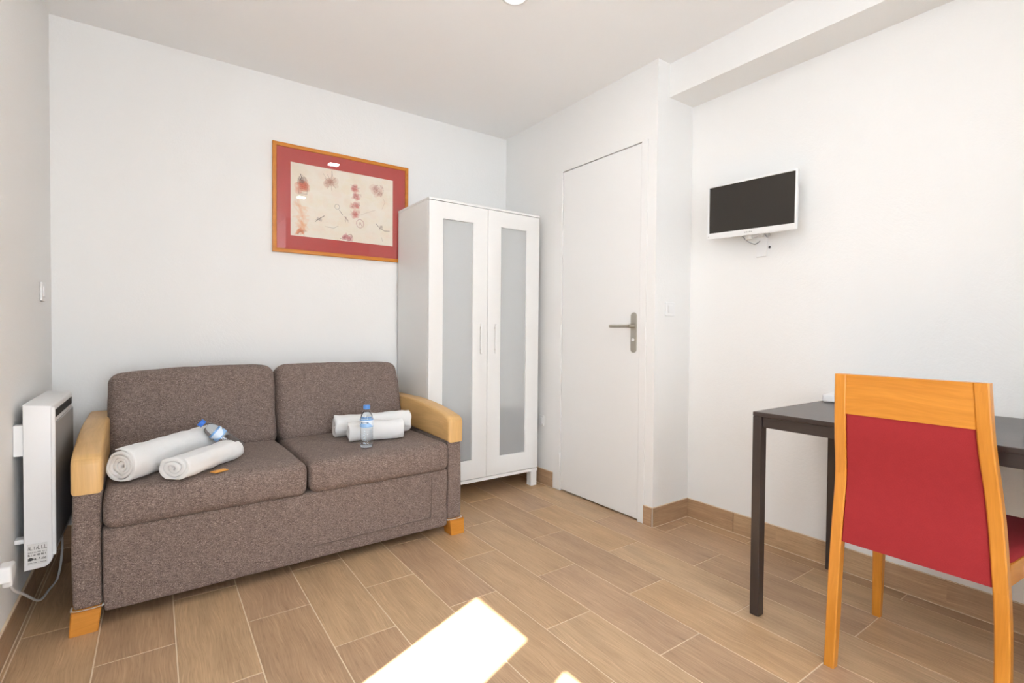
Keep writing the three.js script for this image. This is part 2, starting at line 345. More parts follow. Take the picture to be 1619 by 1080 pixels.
// ---------------------------------------------------------------- sofa
const seats = [];
{
  const t = thing('sofa', 'two-seat taupe fabric sofa with pale wooden armrests under the framed print', 'sofa', [0.5135, 0, -2.654], 0.022);
  // base
  part('base', cushion(1.352, 0.295, 0.84, { r: 0.016, front: 0.004, lump: 0.0025, off: 3, seg: [40, 12, 16] }).translate(0, 0.192, 0.012), M.fabric, t);
  part('back_frame', boxUV(span(-0.676, 0.676, 0.06, 0.74, -0.425, -0.345, 0.02)), M.fabric, t);
  // seam of the flap on the right of the base
  part('seam', merge([tube([[0.03, 0.105, 0.4355], [0.3, 0.107, 0.4365], [0.58, 0.11, 0.4345]], 0.0022, 20, 6), tube([[0.58, 0.11, 0.4345], [0.583, 0.2, 0.4355], [0.585, 0.31, 0.433]], 0.0022, 20, 6)]), M.fabric, t);
  for (const s of [-1, 1]) {
    const panel = cushion(0.078, 0.405, 0.84, { r: 0.014, side: 0.002, front: 0.003, lump: 0.002, off: 9 + s, seg: [8, 20, 24], shape: (v) => { if (v.z > 0) v.x += s * 0.003 * Math.sin((v.y + 0.2) * 9); } });
    part('arm_panel', panel.translate(s * 0.7140, 0.276, 0.012), M.fabric, t);
    // wooden armrest: side profile in z-y, extruded across the arm
    const sh = new THREE.Shape();
    sh.moveTo(0.444, 0.468); sh.lineTo(0.446, 0.562); sh.quadraticCurveTo(0.444, 0.592, 0.408, 0.600);
    sh.bezierCurveTo(0.25, 0.632, 0.1, 0.644, -0.05, 0.645); sh.lineTo(-0.40, 0.640); sh.lineTo(-0.405, 0.50); sh.lineTo(-0.05, 0.485); sh.closePath();
    let g = extrude(sh, 0.083, 0.013, 4, 1, 16); g.rotateY(-Math.PI / 2); g.translate(0.0415 + s * 0.7135, 0, 0);
    part('armrest', boxUV(toCreasedNormals(g, 0.6), 'z', s), M.maple, t, 'pale smooth wooden armrest');
    for (const z of [0.415, -0.36]) part('foot', boxUV(bar([[0.0005, s * 0.724, z, 0.076, 0.078], [0.078, s * 0.717, z, 0.080, 0.084]], 0.004), 'x'), M.foot, t, 'orange wooden block foot');
    part('welt', merge([tube([[s * 0.715 - 0.042, 0.0765, 0.40], [s * 0.715 - 0.038, 0.0765, 0.436], [s * 0.715 + 0.038, 0.0765, 0.436], [s * 0.715 + 0.042, 0.0765, 0.40]], 0.0032, 24, 6)]), M.towel, t, 'white edging along the arm bottom');
    // seat and back cushions
    const seat = cushion(0.668, 0.14, 0.66, { r: 0.036, top: 0.009, front: 0.010, side: 0.001, lump: 0.0035, off: 21 + 5 * s });
    seats.push(part('seat_cushion', seat.translate(s * 0.338, 0.404, 0.128), M.fabric, t));
    const back = cushion(0.672, 0.415, 0.185, { r: 0.05, front: 0.022, top: 0.006, side: 0.006, lump: 0.005, off: 51 + 7 * s, seg: [36, 28, 14], shape: (v) => { if (v.y > 0.1) v.y -= (s < 0 ? 0.030 : 0.012) * Math.max(0, s * v.x / 0.336 - 0.2) * (v.y / 0.2); } });
    back.rotateX(-0.30); back.translate(s * 0.3395 - 0.004, 0.632, -0.216);
    part('back_cushion', back, M.fabric, t);
  }
}

// ---------------------------------------------------------------- wardrobe
{
  const X0 = 1.281, X1 = 2.086, ZF_ = -2.636, ZB_ = -3.083, cx = (X0 + X1) / 2, cz = (ZF_ + ZB_) / 2, top = 1.797;
  const t = thing('wardrobe', 'white two-door wardrobe with tall frosted glass panels between sofa and door', 'wardrobe', [cx, 0, cz]);
  const B = (x0, x1, y0, y1, z0, z1, r = 0.0015) => span(x0 - cx, x1 - cx, y0, y1, z0 - cz, z1 - cz, r, 1);
  const zd = ZF_ - 0.019;
  part('side_panel', B(X0, X0 + 0.018, 0.10, top - 0.014, ZB_, zd - 0.001), M.white, t);
  part('side_panel', B(X1 - 0.018, X1, 0.10, top - 0.014, ZB_, zd - 0.001), M.white, t);
  part('top_panel', B(X0 - 0.001, X1 + 0.001, top - 0.0135, top, ZB_, ZF_ + 0.001), M.white, t);
  part('bottom_panel', B(X0 + 0.018, X1 - 0.018, 0.10, 0.118, ZB_, zd - 0.002), M.white, t);
  part('plinth_rail', B(X0, X1, 0.100, 0.1195, zd, ZF_), M.white, t);
  part('back_panel', B(X0 + 0.018, X1 - 0.018, 0.118, top - 0.0135, ZB_, ZB_ + 0.006), M.whiteIn, t);
  part('divider', B(1.675, 1.690, 0.118, top - 0.0135, ZB_ + 0.006, zd - 0.03), M.whiteIn, t);
  for (const y of [0.515]) for (const [a, b] of [[X0 + 0.018, 1.675], [1.690, X1 - 0.018]]) part('shelf', B(a, b, y, y + 0.018, ZB_ + 0.006, zd - 0.045), M.whiteIn, t);
  for (const [a, b] of [[X0 + 0.021, 1.672], [1.693, X1 - 0.021]]) part('added_dark_board', B(a, b, 0.125, 0.508, zd - 0.020, zd - 0.003, 0.002), M.addedDark, t, 'dark board added behind the frosted glass to darken its lower band');  // dark boards added only to tone down the lower band of the panes
  for (const [a, b] of [[X0 + 0.021, 1.672], [1.693, X1 - 0.021]]) part('added_pale_board', B(a, b, 0.536, 1.775, zd - 0.016, zd - 0.006, 0.002), M.addedPale, t);  // pale boards added only to lighten the panes above the dark band
  for (const [a, b, g0, g1, hx] of [[X0 + 0.001, 1.6805, 1.372, 1.576, 1.632], [1.6835, X1 - 0.001, 1.780, 1.981, 1.738]]) {
    const s = rectPath(a, b, 0.1225, top - 0.016); s.holes.push(rectPath(g0, g1, 0.238, 1.684));
    const g = extrude(s, 0.018, 0.0015); g.translate(-cx, 0, zd - cz + 0.0005);
    const d = part('door', toCreasedNormals(g, 0.5), M.white, t);
    part('glass_panel', B(g0 - 0.006, g1 + 0.006, 0.232, 1.69, zd + 0.004, zd + 0.009, 0.001), M.frosted, d, 'frosted glass panel');
    part('handle', merge([B(hx - 0.007, hx + 0.007, 0.89, 1.075, ZF_ + 0.008, ZF_ + 0.016, 0.003), B(hx - 0.004, hx + 0.004, 0.91, 0.922, ZF_ - 0.002, ZF_ + 0.010), B(hx - 0.004, hx + 0.004, 1.043, 1.055, ZF_ - 0.002, ZF_ + 0.010)]), M.white, d);
  }
  for (const x of [X0 + 0.025, X1 - 0.025]) for (const z of [ZF_ - 0.03, ZB_ + 0.03]) part('leg', B(x - 0.024, x + 0.024, 0.0005, 0.10, z - 0.024, z + 0.024, 0.002), M.white, t);
}

// ---------------------------------------------------------------- framed print
{
  const x0 = 0.540, x1 = 1.352, y0 = 1.469, y1 = 2.087, cx = (x0 + x1) / 2, cy = (y0 + y1) / 2, w = x1 - x0, h = y1 - y0;
  const t = thing('framed_print', 'framed print of small sketches with a wide red mat, above the sofa', 'picture', [cx, cy, ZB + 0.001]);
  const s = rectPath(-w / 2, w / 2, -h / 2, h / 2); s.holes.push(rectPath(-w / 2 + 0.021, w / 2 - 0.021, -h / 2 + 0.021, h / 2 - 0.021));
  part('frame', boxUV(toCreasedNormals(extrude(s, 0.020, 0.003), 0.5), 'x'), M.frameWood, t);
  part('backing', block(-w / 2 + 0.015, w / 2 - 0.015, -h / 2 + 0.015, h / 2 - 0.015, 0.001, 0.006), M.mat, t);
  const m = rectPath(-w / 2 + 0.02, w / 2 - 0.02, -h / 2 + 0.02, h / 2 - 0.02), a = 0.636 - cx, b = 1.250 - cx, c = 1.570 - cy, d = 1.990 - cy;
  m.holes.push(rectPath(a, b, c, d));
  const mg = extrude(m, 0.002); mg.translate(0, 0, 0.0085); part('mat', mg, M.mat, t, 'wide brick red mat');
  const print = canvasTex(1100, 752, (g, W, Hh) => {
    g.fillStyle = '#ece4d6'; g.fillRect(0, 0, W, Hh);
    let s2 = 99; const r = () => { s2 = (s2 * 1664525 + 1013904223) >>> 0; return s2 / 4294967296; };
    for (let i = 0; i < 260; i++) { g.fillStyle = `rgba(${190 + r() * 40 | 0},${165 + r() * 30 | 0},${130 + r() * 30 | 0},0.035)`; g.beginPath(); g.ellipse(r() * W, r() * Hh, 20 + r() * 70, 15 + r() * 50, 0, 0, 7); g.fill(); }
    const X = (u) => u * W, Y = (v) => v * Hh;
    const wash = (u, v, a1, b1, col, n = 16) => { for (let i = 0; i < n; i++) { g.fillStyle = col; g.beginPath(); g.ellipse(X(u) + (r() - 0.5) * a1 * 1.2, Y(v) + (r() - 0.5) * b1 * 1.2, a1 * (0.2 + r() * 0.4), b1 * (0.2 + r() * 0.4), r() * 3, 0, 7); g.fill(); } };
    const scrib = (pts, col, lw = 2.5) => { g.strokeStyle = col; g.lineWidth = lw; g.lineCap = 'round'; g.beginPath(); pts.forEach(([u, v], i) => i ? g.lineTo(X(u), Y(v)) : g.moveTo(X(u), Y(v))); g.stroke(); };
    // lantern with an orange tail at the left
    wash(0.12, 0.33, 70, 80, 'rgba(205,90,60,0.16)', 24); wash(0.12, 0.24, 44, 60, 'rgba(90,70,60,0.10)');
    for (let i = 0; i < 7; i++) scrib([[0.085, 0.24 + i * 0.027], [0.155, 0.25 + i * 0.026]], 'rgba(150,60,45,0.55)', 3);
    scrib([[0.085, 0.42], [0.075, 0.26], [0.105, 0.16], [0.14, 0.2], [0.16, 0.3], [0.155, 0.42], [0.085, 0.42]], 'rgba(95,75,60,0.6)');
    scrib([[0.1, 0.16], [0.11, 0.2], [0.1, 0.24]], 'rgba(60,50,45,0.8)', 4);
    wash(0.115, 0.72, 36, 190, 'rgba(226,150,90,0.13)', 22); wash(0.1, 0.92, 60, 26, 'rgba(205,105,60,0.22)'); scrib([[0.075, 0.95], [0.1, 0.915], [0.15, 0.9]], 'rgba(120,80,60,0.6)', 4);
    // star-like leaf cluster
    for (let i = 0; i < 9; i++) { const a2 = i * 0.7; scrib([[0.37, 0.2], [0.37 + Math.cos(a2) * 0.06, 0.2 + Math.sin(a2) * 0.11]], 'rgba(120,95,80,0.5)', 4); } wash(0.37, 0.21, 90, 70, 'rgba(175,120,95,0.14)'); scrib([[0.38, 0.05], [0.385, 0.12]], 'rgba(80,65,60,0.6)', 4); scrib([[0.3, 0.1], [0.33, 0.16]], 'rgba(110,90,80,0.5)');
    // column of red figures in the middle
    for (const [u, v] of [[0.6, 0.22], [0.61, 0.34], [0.6, 0.47], [0.6, 0.59]]) { wash(u, v, 52, 44, 'rgba(190,75,70,0.16)', 14); for (let i = 0; i < 7; i++) scrib([[u - 0.05 + r() * 0.1, v - 0.05 + r() * 0.08], [u - 0.05 + r() * 0.1, v - 0.05 + r() * 0.08]], 'rgba(120,60,55,0.5)', 2.5); }
    for (let i = 0; i < 18; i++) { const a2 = i * 0.35; scrib([[0.65 + Math.cos(a2) * 0.032, 0.71 + Math.sin(a2) * 0.055], [0.65 + Math.cos(a2 + 0.4) * 0.04, 0.71 + Math.sin(a2 + 0.4) * 0.062]], 'rgba(150,70,75,0.6)', 3); }
    scrib([[0.64, 0.74], [0.65, 0.68], [0.665, 0.74]], 'rgba(140,70,70,0.7)', 3); scrib([[0.64, 0.6], [0.72, 0.54], [0.8, 0.49]], 'rgba(130,110,95,0.45)');
    // curl, twigs and sprigs
    for (let i = 0; i < 14; i++) { const a2 = i * 0.45; scrib([[0.43 + Math.cos(a2) * 0.022, 0.52 + Math.sin(a2) * 0.035], [0.43 + Math.cos(a2 + 0.5) * 0.022, 0.52 + Math.sin(a2 + 0.5) * 0.035]], 'rgba(110,95,90,0.55)', 3); } scrib([[0.45, 0.56], [0.48, 0.62]], 'rgba(100,80,75,0.6)', 5);
    for (let i = 0; i < 6; i++) scrib([[0.49 + r() * 0.03, 0.64], [0.5 + r() * 0.06, 0.68 + r() * 0.05]], 'rgba(120,85,75,0.5)', 3);
    scrib([[0.23, 0.76], [0.26, 0.72], [0.31, 0.67]], 'rgba(95,80,70,0.75)', 6); wash(0.27, 0.72, 40, 20, 'rgba(110,90,80,0.16)', 8); scrib([[0.32, 0.81], [0.4, 0.815], [0.44, 0.78]], 'rgba(110,95,85,0.6)', 3);
    // round flower head at the upper right
    for (let i = 0; i < 70; i++) { const a2 = r() * 6.3, q = Math.sqrt(r()); g.fillStyle = 'rgba(120,80,70,0.45)'; g.beginPath(); g.arc(X(0.84) + Math.cos(a2) * q * 62, Y(0.2) + Math.sin(a2) * q * 60, 3.5, 0, 7); g.fill(); } wash(0.82, 0.22, 80, 70, 'rgba(180,110,95,0.13)', 14); scrib([[0.88, 0.3], [0.9, 0.36], [0.87, 0.46]], 'rgba(150,115,100,0.4)', 3);
    // small bird at the bottom and a long-tailed one at the right
    wash(0.53, 0.93, 66, 36, 'rgba(175,80,85,0.22)', 16); scrib([[0.46, 0.95], [0.5, 0.92], [0.56, 0.87], [0.575, 0.9], [0.55, 0.96], [0.5, 0.955]], 'rgba(100,60,60,0.7)', 4); scrib([[0.53, 0.96], [0.535, 1.0]], 'rgba(100,60,60,0.6)', 3);
    scrib([[0.81, 0.68], [0.85, 0.74], [0.9, 0.77], [0.95, 0.765]], 'rgba(85,70,65,0.75)', 5); wash(0.85, 0.73, 46, 22, 'rgba(120,95,85,0.16)', 8); scrib([[0.87, 0.87], [0.875, 0.92]], 'rgba(110,95,85,0.5)', 3);
  });
  const pp = new THREE.BoxGeometry(b - a + 0.02, d - c + 0.02, 0.001); pp.translate((a + b) / 2, (c + d) / 2, 0.0075);
  part('print', pp, S({ map: print, roughness: 0.8 }), t, 'cream sheet of faint ink and wash sketches');
  part('glass', block(-w / 2 + 0.018, w / 2 - 0.018, -h / 2 + 0.018, h / 2 - 0.018, 0.0125, 0.0145), M.glass, t);
}

// ---------------------------------------------------------------- television on its wall bracket
{
  const t = thing('television', 'small white flat television on a wall bracket right of the door', 'television', [XR, 1.635, -1.322]);
  const yaw = G('bracket_turn', 0, 0, 0);
  const w = 0.444, h = 0.268, xF = -0.120, tilt = 0.036;
  // local frame: screen faces -x; width runs along z
  const place = (g) => { g.rotateY(-Math.PI / 2); g.rotateX(tilt); g.rotateZ(0.06); g.translate(xF, 0.0, 0); return g; };
  const bez = rectPath(-w / 2, w / 2, -h / 2, h / 2, 0.008); bez.holes.push(rectPath(-w / 2 + 0.012, w / 2 - 0.009, -h / 2 + 0.029, h / 2 - 0.011));
  const bg = extrude(bez, 0.02, 0.003); bg.translate(0, 0, -0.02); part('bezel', place(toCreasedNormals(bg, 0.6)), M.plastic, t);
  part('screen', place(block(-w / 2 + 0.010, w / 2 - 0.007, -h / 2 + 0.027, h / 2 - 0.009, -0.008, -0.0045)), M.screen, t, 'dark switched-off screen');
  part('rear_housing', place(merge([span(-w / 2 + 0.006, w / 2 - 0.006, -h / 2 + 0.006, h / 2 - 0.006, -0.035, -0.018, 0.006), span(-0.15, 0.15, -0.09, 0.09, -0.05, -0.03, 0.012)])), M.plastic, t);
  part('logo', place(merge([-0.016, -0.008, 0, 0.008, 0.016].map((x, i) => block(x - 0.0028, x + 0.0028, -h / 2 + 0.012, -h / 2 + 0.0165 + (i % 2) * 0.001, -0.003, 0.0006)))), M.gray, t, 'small grey maker mark');
  part('indicator', place(block(-w / 2 + 0.008, -w / 2 + 0.013, -h / 2 + 0.011, -h / 2 + 0.014, -0.003, 0.0006)), M.gray, t);
  part('wall_plate', span(-0.009, -0.0005, -0.23, -0.02, -0.02, 0.032, 0.003), M.plastic, t);
  part('arm', merge([tube([[-0.012, -0.11, 0.004], [-0.035, -0.125, -0.012], [-0.058, -0.128, -0.03]], 0.010, 16, 10), tube([[-0.058, -0.128, -0.03], [-0.064, -0.11, -0.02], [-0.066, -0.03, 0.0]], 0.009, 16, 10), (() => { const g = cyl(0.016, 0.016, 0.04, 20); g.translate(-0.058, -0.125, -0.03); return g; })(), (() => { const g = cyl(0.014, 0.014, 0.05, 20); g.translate(-0.014, -0.11, 0.006); return g; })()]), M.white, t);
  part('head_plate', place(span(-0.05, 0.05, -0.05, 0.05, -0.056, -0.049, 0.003)), M.plastic, t);
  part('cable', tube([[-0.07, -0.125, -0.06], [-0.045, -0.15, -0.045], [-0.02, -0.165, -0.02], [-0.006, -0.15, 0.0]], 0.0028, 24, 6), M.gray, t);
  part('cable', tube([[-0.065, -0.11, 0.07], [-0.04, -0.135, 0.06], [-0.02, -0.14, 0.04], [-0.008, -0.12, 0.02]], 0.0028, 24, 6), M.gray, t);
}
{
  const t = thing('wall_plug', 'tiny black hole cap on the white wall just below the television', 'wall plug', [XR, 1.448, -1.279]);
  const a = cyl(0.006, 0.006, 0.003, 16); a.rotateZ(Math.PI / 2); a.translate(-0.001, 0, 0); part('cap', a, M.black, t);
  const b = lathe([[0.006, 0], [0.011, 0], [0.0105, 0.0015], [0.006, 0.0018]], 20); b.rotateZ(Math.PI / 2); part('ring', b, M.plastic, t);
}

// ---------------------------------------------------------------- switches
function plate(name, label, category, pos, turn, w, h) {
  const t = thing(name, label, category, pos, turn);
  part('plate', rbox(w, h, 0.009, 0, 0, 0.0047, 0.004, 3), M.plastic, t);
  part('rocker', rbox(w * 0.56, h * 0.56, 0.006, 0, 0, 0.0095, 0.002, 2), M.plastic, t);
  return t;
}
plate('light_switch', 'white light switch on the narrow pier beside the door', 'switch', [2.255, 1.155, ZC], 0, 0.075, 0.075);
plate('light_switch', 'white wall switch plate on the left wall above the heater', 'switch', [XL, 1.178, -2.86], Math.PI / 2, 0.08, 0.08);
{
  const t = plate('power_outlet', 'white power outlet on the wall between wardrobe and door', 'outlet', [XD, 0.43, -2.655], -Math.PI / 2, 0.05, 0.07);
}

// ---------------------------------------------------------------- heater with its cord, and the outlet it is plugged into
{
  const hz0 = -2.79, hz1 = -2.30, t = thing('electric_heater', 'white electric wall heater beside the left arm of the sofa', 'heater', [XL, 0, (hz0 + hz1) / 2]);
  const L = hz1 - hz0, z1 = L / 2;
  // side profile (x out from wall, y), extruded along the wall
  const s = new THREE.Shape();
  s.moveTo(0.026, 0.209); s.lineTo(0.078, 0.213); s.quadraticCurveTo(0.098, 0.222, 0.100, 0.25); s.lineTo(0.102, 0.735); s.quadraticCurveTo(0.103, 0.757, 0.096, 0.761); s.lineTo(0.026, 0.769); s.closePath();
  const g = extrude(s, L - 0.006, 0.004, 3); g.translate(0, 0, -L / 2 + 0.003);
  part('casing', toCreasedNormals(g, 0.5), M.heater, t);
  // front grille set in the +x face
  part('front_panel', span(0.099, 0.1065, 0.27, 0.70, -z1 + 0.012, z1 - 0.012, 0.003), M.grille, t, 'grey front panel');
  part('outlet_slot', span(0.099, 0.1045, 0.715, 0.742, -z1 + 0.03, z1 - 0.03, 0.002), M.black, t, 'dark warm air slot along the top');
  part('side_trim', span(0.096, 0.108, 0.25, 0.757, z1 - 0.010, z1 + 0.001, 0.004), M.heater, t);
  for (const z of [z1 - 0.035, -z1 + 0.035]) part('wall_bracket', span(0.0005, 0.03, 0.595, 0.70, z - 0.02, z + 0.02, 0.003), M.plastic, t);
  for (const z of [z1 - 0.035, -z1 + 0.035]) part('wall_bracket', span(0.0005, 0.03, 0.30, 0.315, z - 0.02, z + 0.02, 0.003), M.plastic, t);
  const lab = canvasTex(256, 256, (c, W, Hh) => {
    c.fillStyle = '#d9d7d4'; c.fillRect(0, 0, W, Hh); c.strokeStyle = '#55524f'; c.lineWidth = 3;
    let q = 5; const r = () => { q = (q * 1664525 + 1013904223) >>> 0; return q / 4294967296; };
    const row = (y, hgt, n, lw) => { c.lineWidth = lw; c.strokeStyle = '#4c4946'; let x = 12; while (x < 240) { const w2 = hgt * (0.35 + r() * 0.4); const k = r(), hh = hgt * (0.7 + r() * 0.3), yb = y + hgt; c.beginPath(); if (k < 0.3) c.ellipse(x + w2 / 2, yb - hh / 2, w2 / 2, hh / 2, 0, 0, 7); else if (k < 0.55) { c.moveTo(x, yb - hh); c.lineTo(x, yb); c.lineTo(x + w2, yb); } else if (k < 0.8) { c.moveTo(x, yb); c.lineTo(x + w2 / 2, yb - hh); c.lineTo(x + w2, yb); } else { c.moveTo(x + w2 / 2, yb); c.lineTo(x + w2 / 2, yb - hh); c.lineTo(x + w2, yb - hh); } c.stroke(); x += w2 + 5 + (r() < n ? 10 : 0); } };
    row(24, 46, 0.3, 6); row(96, 14, 0.2, 3); row(124, 22, 0.3, 6);
    c.fillStyle = '#3f3c3a'; c.beginPath(); c.ellipse(42, 186, 30, 20, 0, 0, 7); c.fill(); row(172, 30, 0.2, 6); row(226, 12, 0.3, 3);
  });
  const lg = new THREE.BoxGeometry(0.050, 0.070, 0.001); lg.translate(0.060, 0.264, z1 + 0.0014 - 0.001); part('rating_label', lg, S({ map: lab, roughness: 0.7 }), t, 'grey printed rating label');
  // cord: heater bottom, floor, plug on the wall nearer the camera
  part('power_cord', tube([[0.068, 0.215, -0.235], [0.066, 0.08, -0.235], [0.058, 0.0055, -0.19], [0.045, 0.005, -0.08], [0.037, 0.006, -0.012], [0.034, 0.03, 0.06], [0.03, 0.14, 0.26], [0.026, 0.225, 0.41], [0.024, 0.26, 0.44]], 0.0042, 70, 8), M.plastic, t);
  part('plug', merge([rbox(0.034, 0.05, 0.06, 0.0215, 0.295, 0.46, 0.008, 3), rbox(0.024, 0.05, 0.03, 0.022, 0.27, 0.44, 0.007, 3)]), M.plastic, t, 'white plug of the heater cord');
}
{
  const t = thing('power_outlet', 'white surface power outlet low on the left wall, heater cord plugged into it', 'outlet', [XL, 0.295, -2.04], Math.PI / 2);
  part('plate', rbox(0.16, 0.09, 0.005, 0, 0, 0.0028, 0.004, 3), M.plastic, t);
}

// ---------------------------------------------------------------- towels, bottles and packet on the sofa
function spiralTowel(len, r, turns, sy, off, sx = 1) {
  const r0 = 0.006, N = Math.round(turns * 26), pitch = (r - r0) / turns, th = pitch * 0.88;
  const outer = [], inner = [];
  for (let i = 0; i <= N; i++) {
    const a = i / N * turns * Math.PI * 2, q = r0 + pitch * a / (Math.PI * 2) + 0.0012 * Math.sin(a * 1.7 + off), d = (e) => [Math.cos(a + off) * (q + e), Math.sin(a + off) * (q + e)];
    const thin = i > N - 4 ? (N - i) / 4 * 0.7 + 0.3 : 1;
    outer.push(d(th / 2 * thin)); inner.push(d(-th / 2 * thin));
  }
  const s = poly([...outer, ...inner.reverse()]);
  let g = extrude(s, len, Math.min(0.0035, th * 0.32), 3, 22, 4); g.translate(0, 0, -len / 2);
  g.deleteAttribute('uv'); g.deleteAttribute('normal'); g = mergeVertices(g, 1e-5);
  const p = g.attributes.position;
  for (let i = 0; i < p.count; i++) {
    let x = p.getX(i), y = p.getY(i), z = p.getZ(i);
    const rr = Math.hypot(x, y), n = noise3(x * 9 + off, y * 9, z * 9) * 0.0055 * rr / r + noise3(x * 30, y * 30 + off, z * 22) * 0.0016;
    x *= 1 + n / Math.max(rr, 0.01) * 0.9; y *= 1 + n / Math.max(rr, 0.01) * 0.9;
    y *= sy; x *= sx;
    z += noise3(x * 14, y * 14, off + (z > 0 ? 5 : 0)) * 0.006;
    const b = -r * sy * 0.86; if (y < b) y = b + (y - b) * 0.25;                    // flattened where it rests
    p.setXYZ(i, x, y, z);
  }
  g.computeVertexNormals();
  return boxUV(toCreasedNormals(g.toNonIndexed(), 1.0), 'z', off);
}
// lowers an object until it just rests on the seat cushions
const ray = new THREE.Raycaster(), DOWN = new THREE.Vector3(0, -1, 0);
function rest(o, everyN = 5) {
  scene.updateMatrixWorld(true);
  const box = new THREE.Box3().setFromObject(o, true), v = new THREE.Vector3(); let drop = Infinity;
  o.traverse((m) => { if (!m.isMesh) return; const p = m.geometry.attributes.position;
    for (let i = 0; i < p.count; i += everyN) {
      v.fromBufferAttribute(p, i).applyMatrix4(m.matrixWorld); if (v.y > box.min.y + 0.02) continue;
      const y0 = v.y; ray.set(v.clone().setY(0.8), DOWN); const hit = ray.intersectObjects(seats, false)[0];
      if (hit) drop = Math.min(drop, y0 - hit.point.y);
    } });
  if (drop < 1) o.position.y -= drop - 0.0004;
}
function towel(label, len, r, turns, sy, off, sx, [x, y, z], turn, tilt = 0) {
  const g = spiralTowel(len, r, turns, sy, off, sx); g.rotateX(tilt);
  g.computeBoundingBox(); const lift = -g.boundingBox.min.y; g.translate(0, lift, 0);
  const m = shade(new THREE.Mesh(g, M.towel)); m.name = numbered('towel'); m.position.set(x, y, z); m.rotation.y = turn; m.userData = { label, category: 'towel', group: 'white towels on the sofa' }; scene.add(m); rest(m, 9);
  return m;
}
const yS = 0.482;
towel('large rolled white towel by the left armrest, its spiral end facing out', 0.46, 0.060, 4.2, 1, 0.6, 1, [0.045, yS, -2.425], -0.70);
towel('small rolled white towel lying in front of the large roll on the left cushion', 0.31, 0.057, 2.8, 0.80, 2.1, 1.08, [0.150, yS - 0.004, -2.300], -0.72);
towel('rolled white towel against the back cushion, behind the standing water bottle', 0.385, 0.058, 4, 1, 3.3, 1, [0.93, yS, -2.575], 1.42);
towel('small folded white towel in front of a longer roll on the right cushion', 0.265, 0.054, 3, 0.94, 4.6, 1.0, [0.9, yS - 0.001, -2.446], 1.40);

const bottleLabel = canvasTex(512, 160, (c, W, Hh) => {
  c.fillStyle = '#dfeaf7'; c.fillRect(0, 0, W, Hh); c.fillStyle = '#7fb2e6'; c.fillRect(0, 0, W, 22); c.fillRect(0, Hh - 18, W, 18);
  for (let k = 0; k < 2; k++) { const o = k * 256; c.fillStyle = '#9cc4ee'; c.beginPath(); c.moveTo(o + 30, 140); c.lineTo(o + 100, 50); c.lineTo(o + 140, 95); c.lineTo(o + 175, 60); c.lineTo(o + 235, 140); c.fill(); c.fillStyle = '#4f6f96'; c.beginPath(); c.ellipse(o + 130, 70, 50, 20, 0, 0, 7); c.fill(); c.fillStyle = '#dfeaf7'; c.beginPath(); c.ellipse(o + 130, 70, 34, 9, 0, 0, 7); c.fill(); }
});
function waterBottle(label, capMat, labelY) {
  const t = thing('water_bottle', label, 'bottle');
  const ridges = []; for (let i = 0; i <= 18; i++) { const y = 0.014 + i * 0.0035; ridges.push([0.0300 - (i % 3 === 1 ? 0.0014 : 0), y]); }
  part('bottle_body', lathe([[0.001, 0.006], [0.016, 0.004], [0.023, 0.0005], [0.028, 0.004], ...ridges, [0.0292, 0.085], [0.0302, 0.09], [0.0302, 0.132], [0.029, 0.140], [0.025, 0.156], [0.0175, 0.172], [0.0135, 0.180], [0.0128, 0.190]], 36), M.pet, t);
  part('water', lathe([[0.001, 0.0065], [0.016, 0.005], [0.0265, 0.006], [0.0282, 0.016], [0.0282, 0.130], [0.0275, 0.139], [0.0238, 0.155], [0.017, 0.168], [0.001, 0.168]], 32), M.water, t);
  const lb = new THREE.CylinderGeometry(0.0306, 0.0306, 0.036, 40, 1, true); lb.translate(0, labelY, 0); part('label', lb, S({ map: bottleLabel, roughness: 0.45, side: THREE.DoubleSide }), t, 'pale blue wraparound label');
  part('cap', lathe([[0.0142, 0.181], [0.0155, 0.183], [0.0155, 0.198], [0.0145, 0.2005], [0.001, 0.201]], 28), capMat, t, 'blue screw cap');
  return t;
}
{
  const b = waterBottle('clear water bottle with blue cap standing in front of the right-hand towels', M.capLight, 0.118);
  b.position.set(0.805, yS - 0.006, -2.305); b.rotation.y = 0.9; rest(b, 1);
  const c = waterBottle('clear water bottle with dark blue cap lying on the end of the left towel roll', M.cap, 0.112);
  c.position.set(0.303, 0.506, -2.466);
  const dir = new THREE.Vector3(-0.150, 0.128, -0.026).normalize();
  c.quaternion.setFromUnitVectors(new THREE.Vector3(0, 1, 0), dir);
}
{
  const t = thing('wafer_packet', 'small orange packet lying in front of the towels on the left cushion', 'packet', [0.2, yS + 0.02, -2.228], 0.5);
  const g = new THREE.BoxGeometry(0.056, 0.008, 0.03, 14, 2, 6), p = g.attributes.position;
  for (let i = 0; i < p.count; i++) { const x = p.getX(i) / 0.028, z = p.getZ(i) / 0.015, e = Math.abs(x) > 0.78 ? 0.15 : 1; p.setY(i, p.getY(i) * (e * (1 - 0.6 * z * z)) + 0.003 + (Math.abs(x) > 0.78 ? 0.002 * Math.sin(z * 12) : 0)); }
  g.computeVertexNormals(); part('wrapper', g, M.packet, t); rest(t, 1);
}

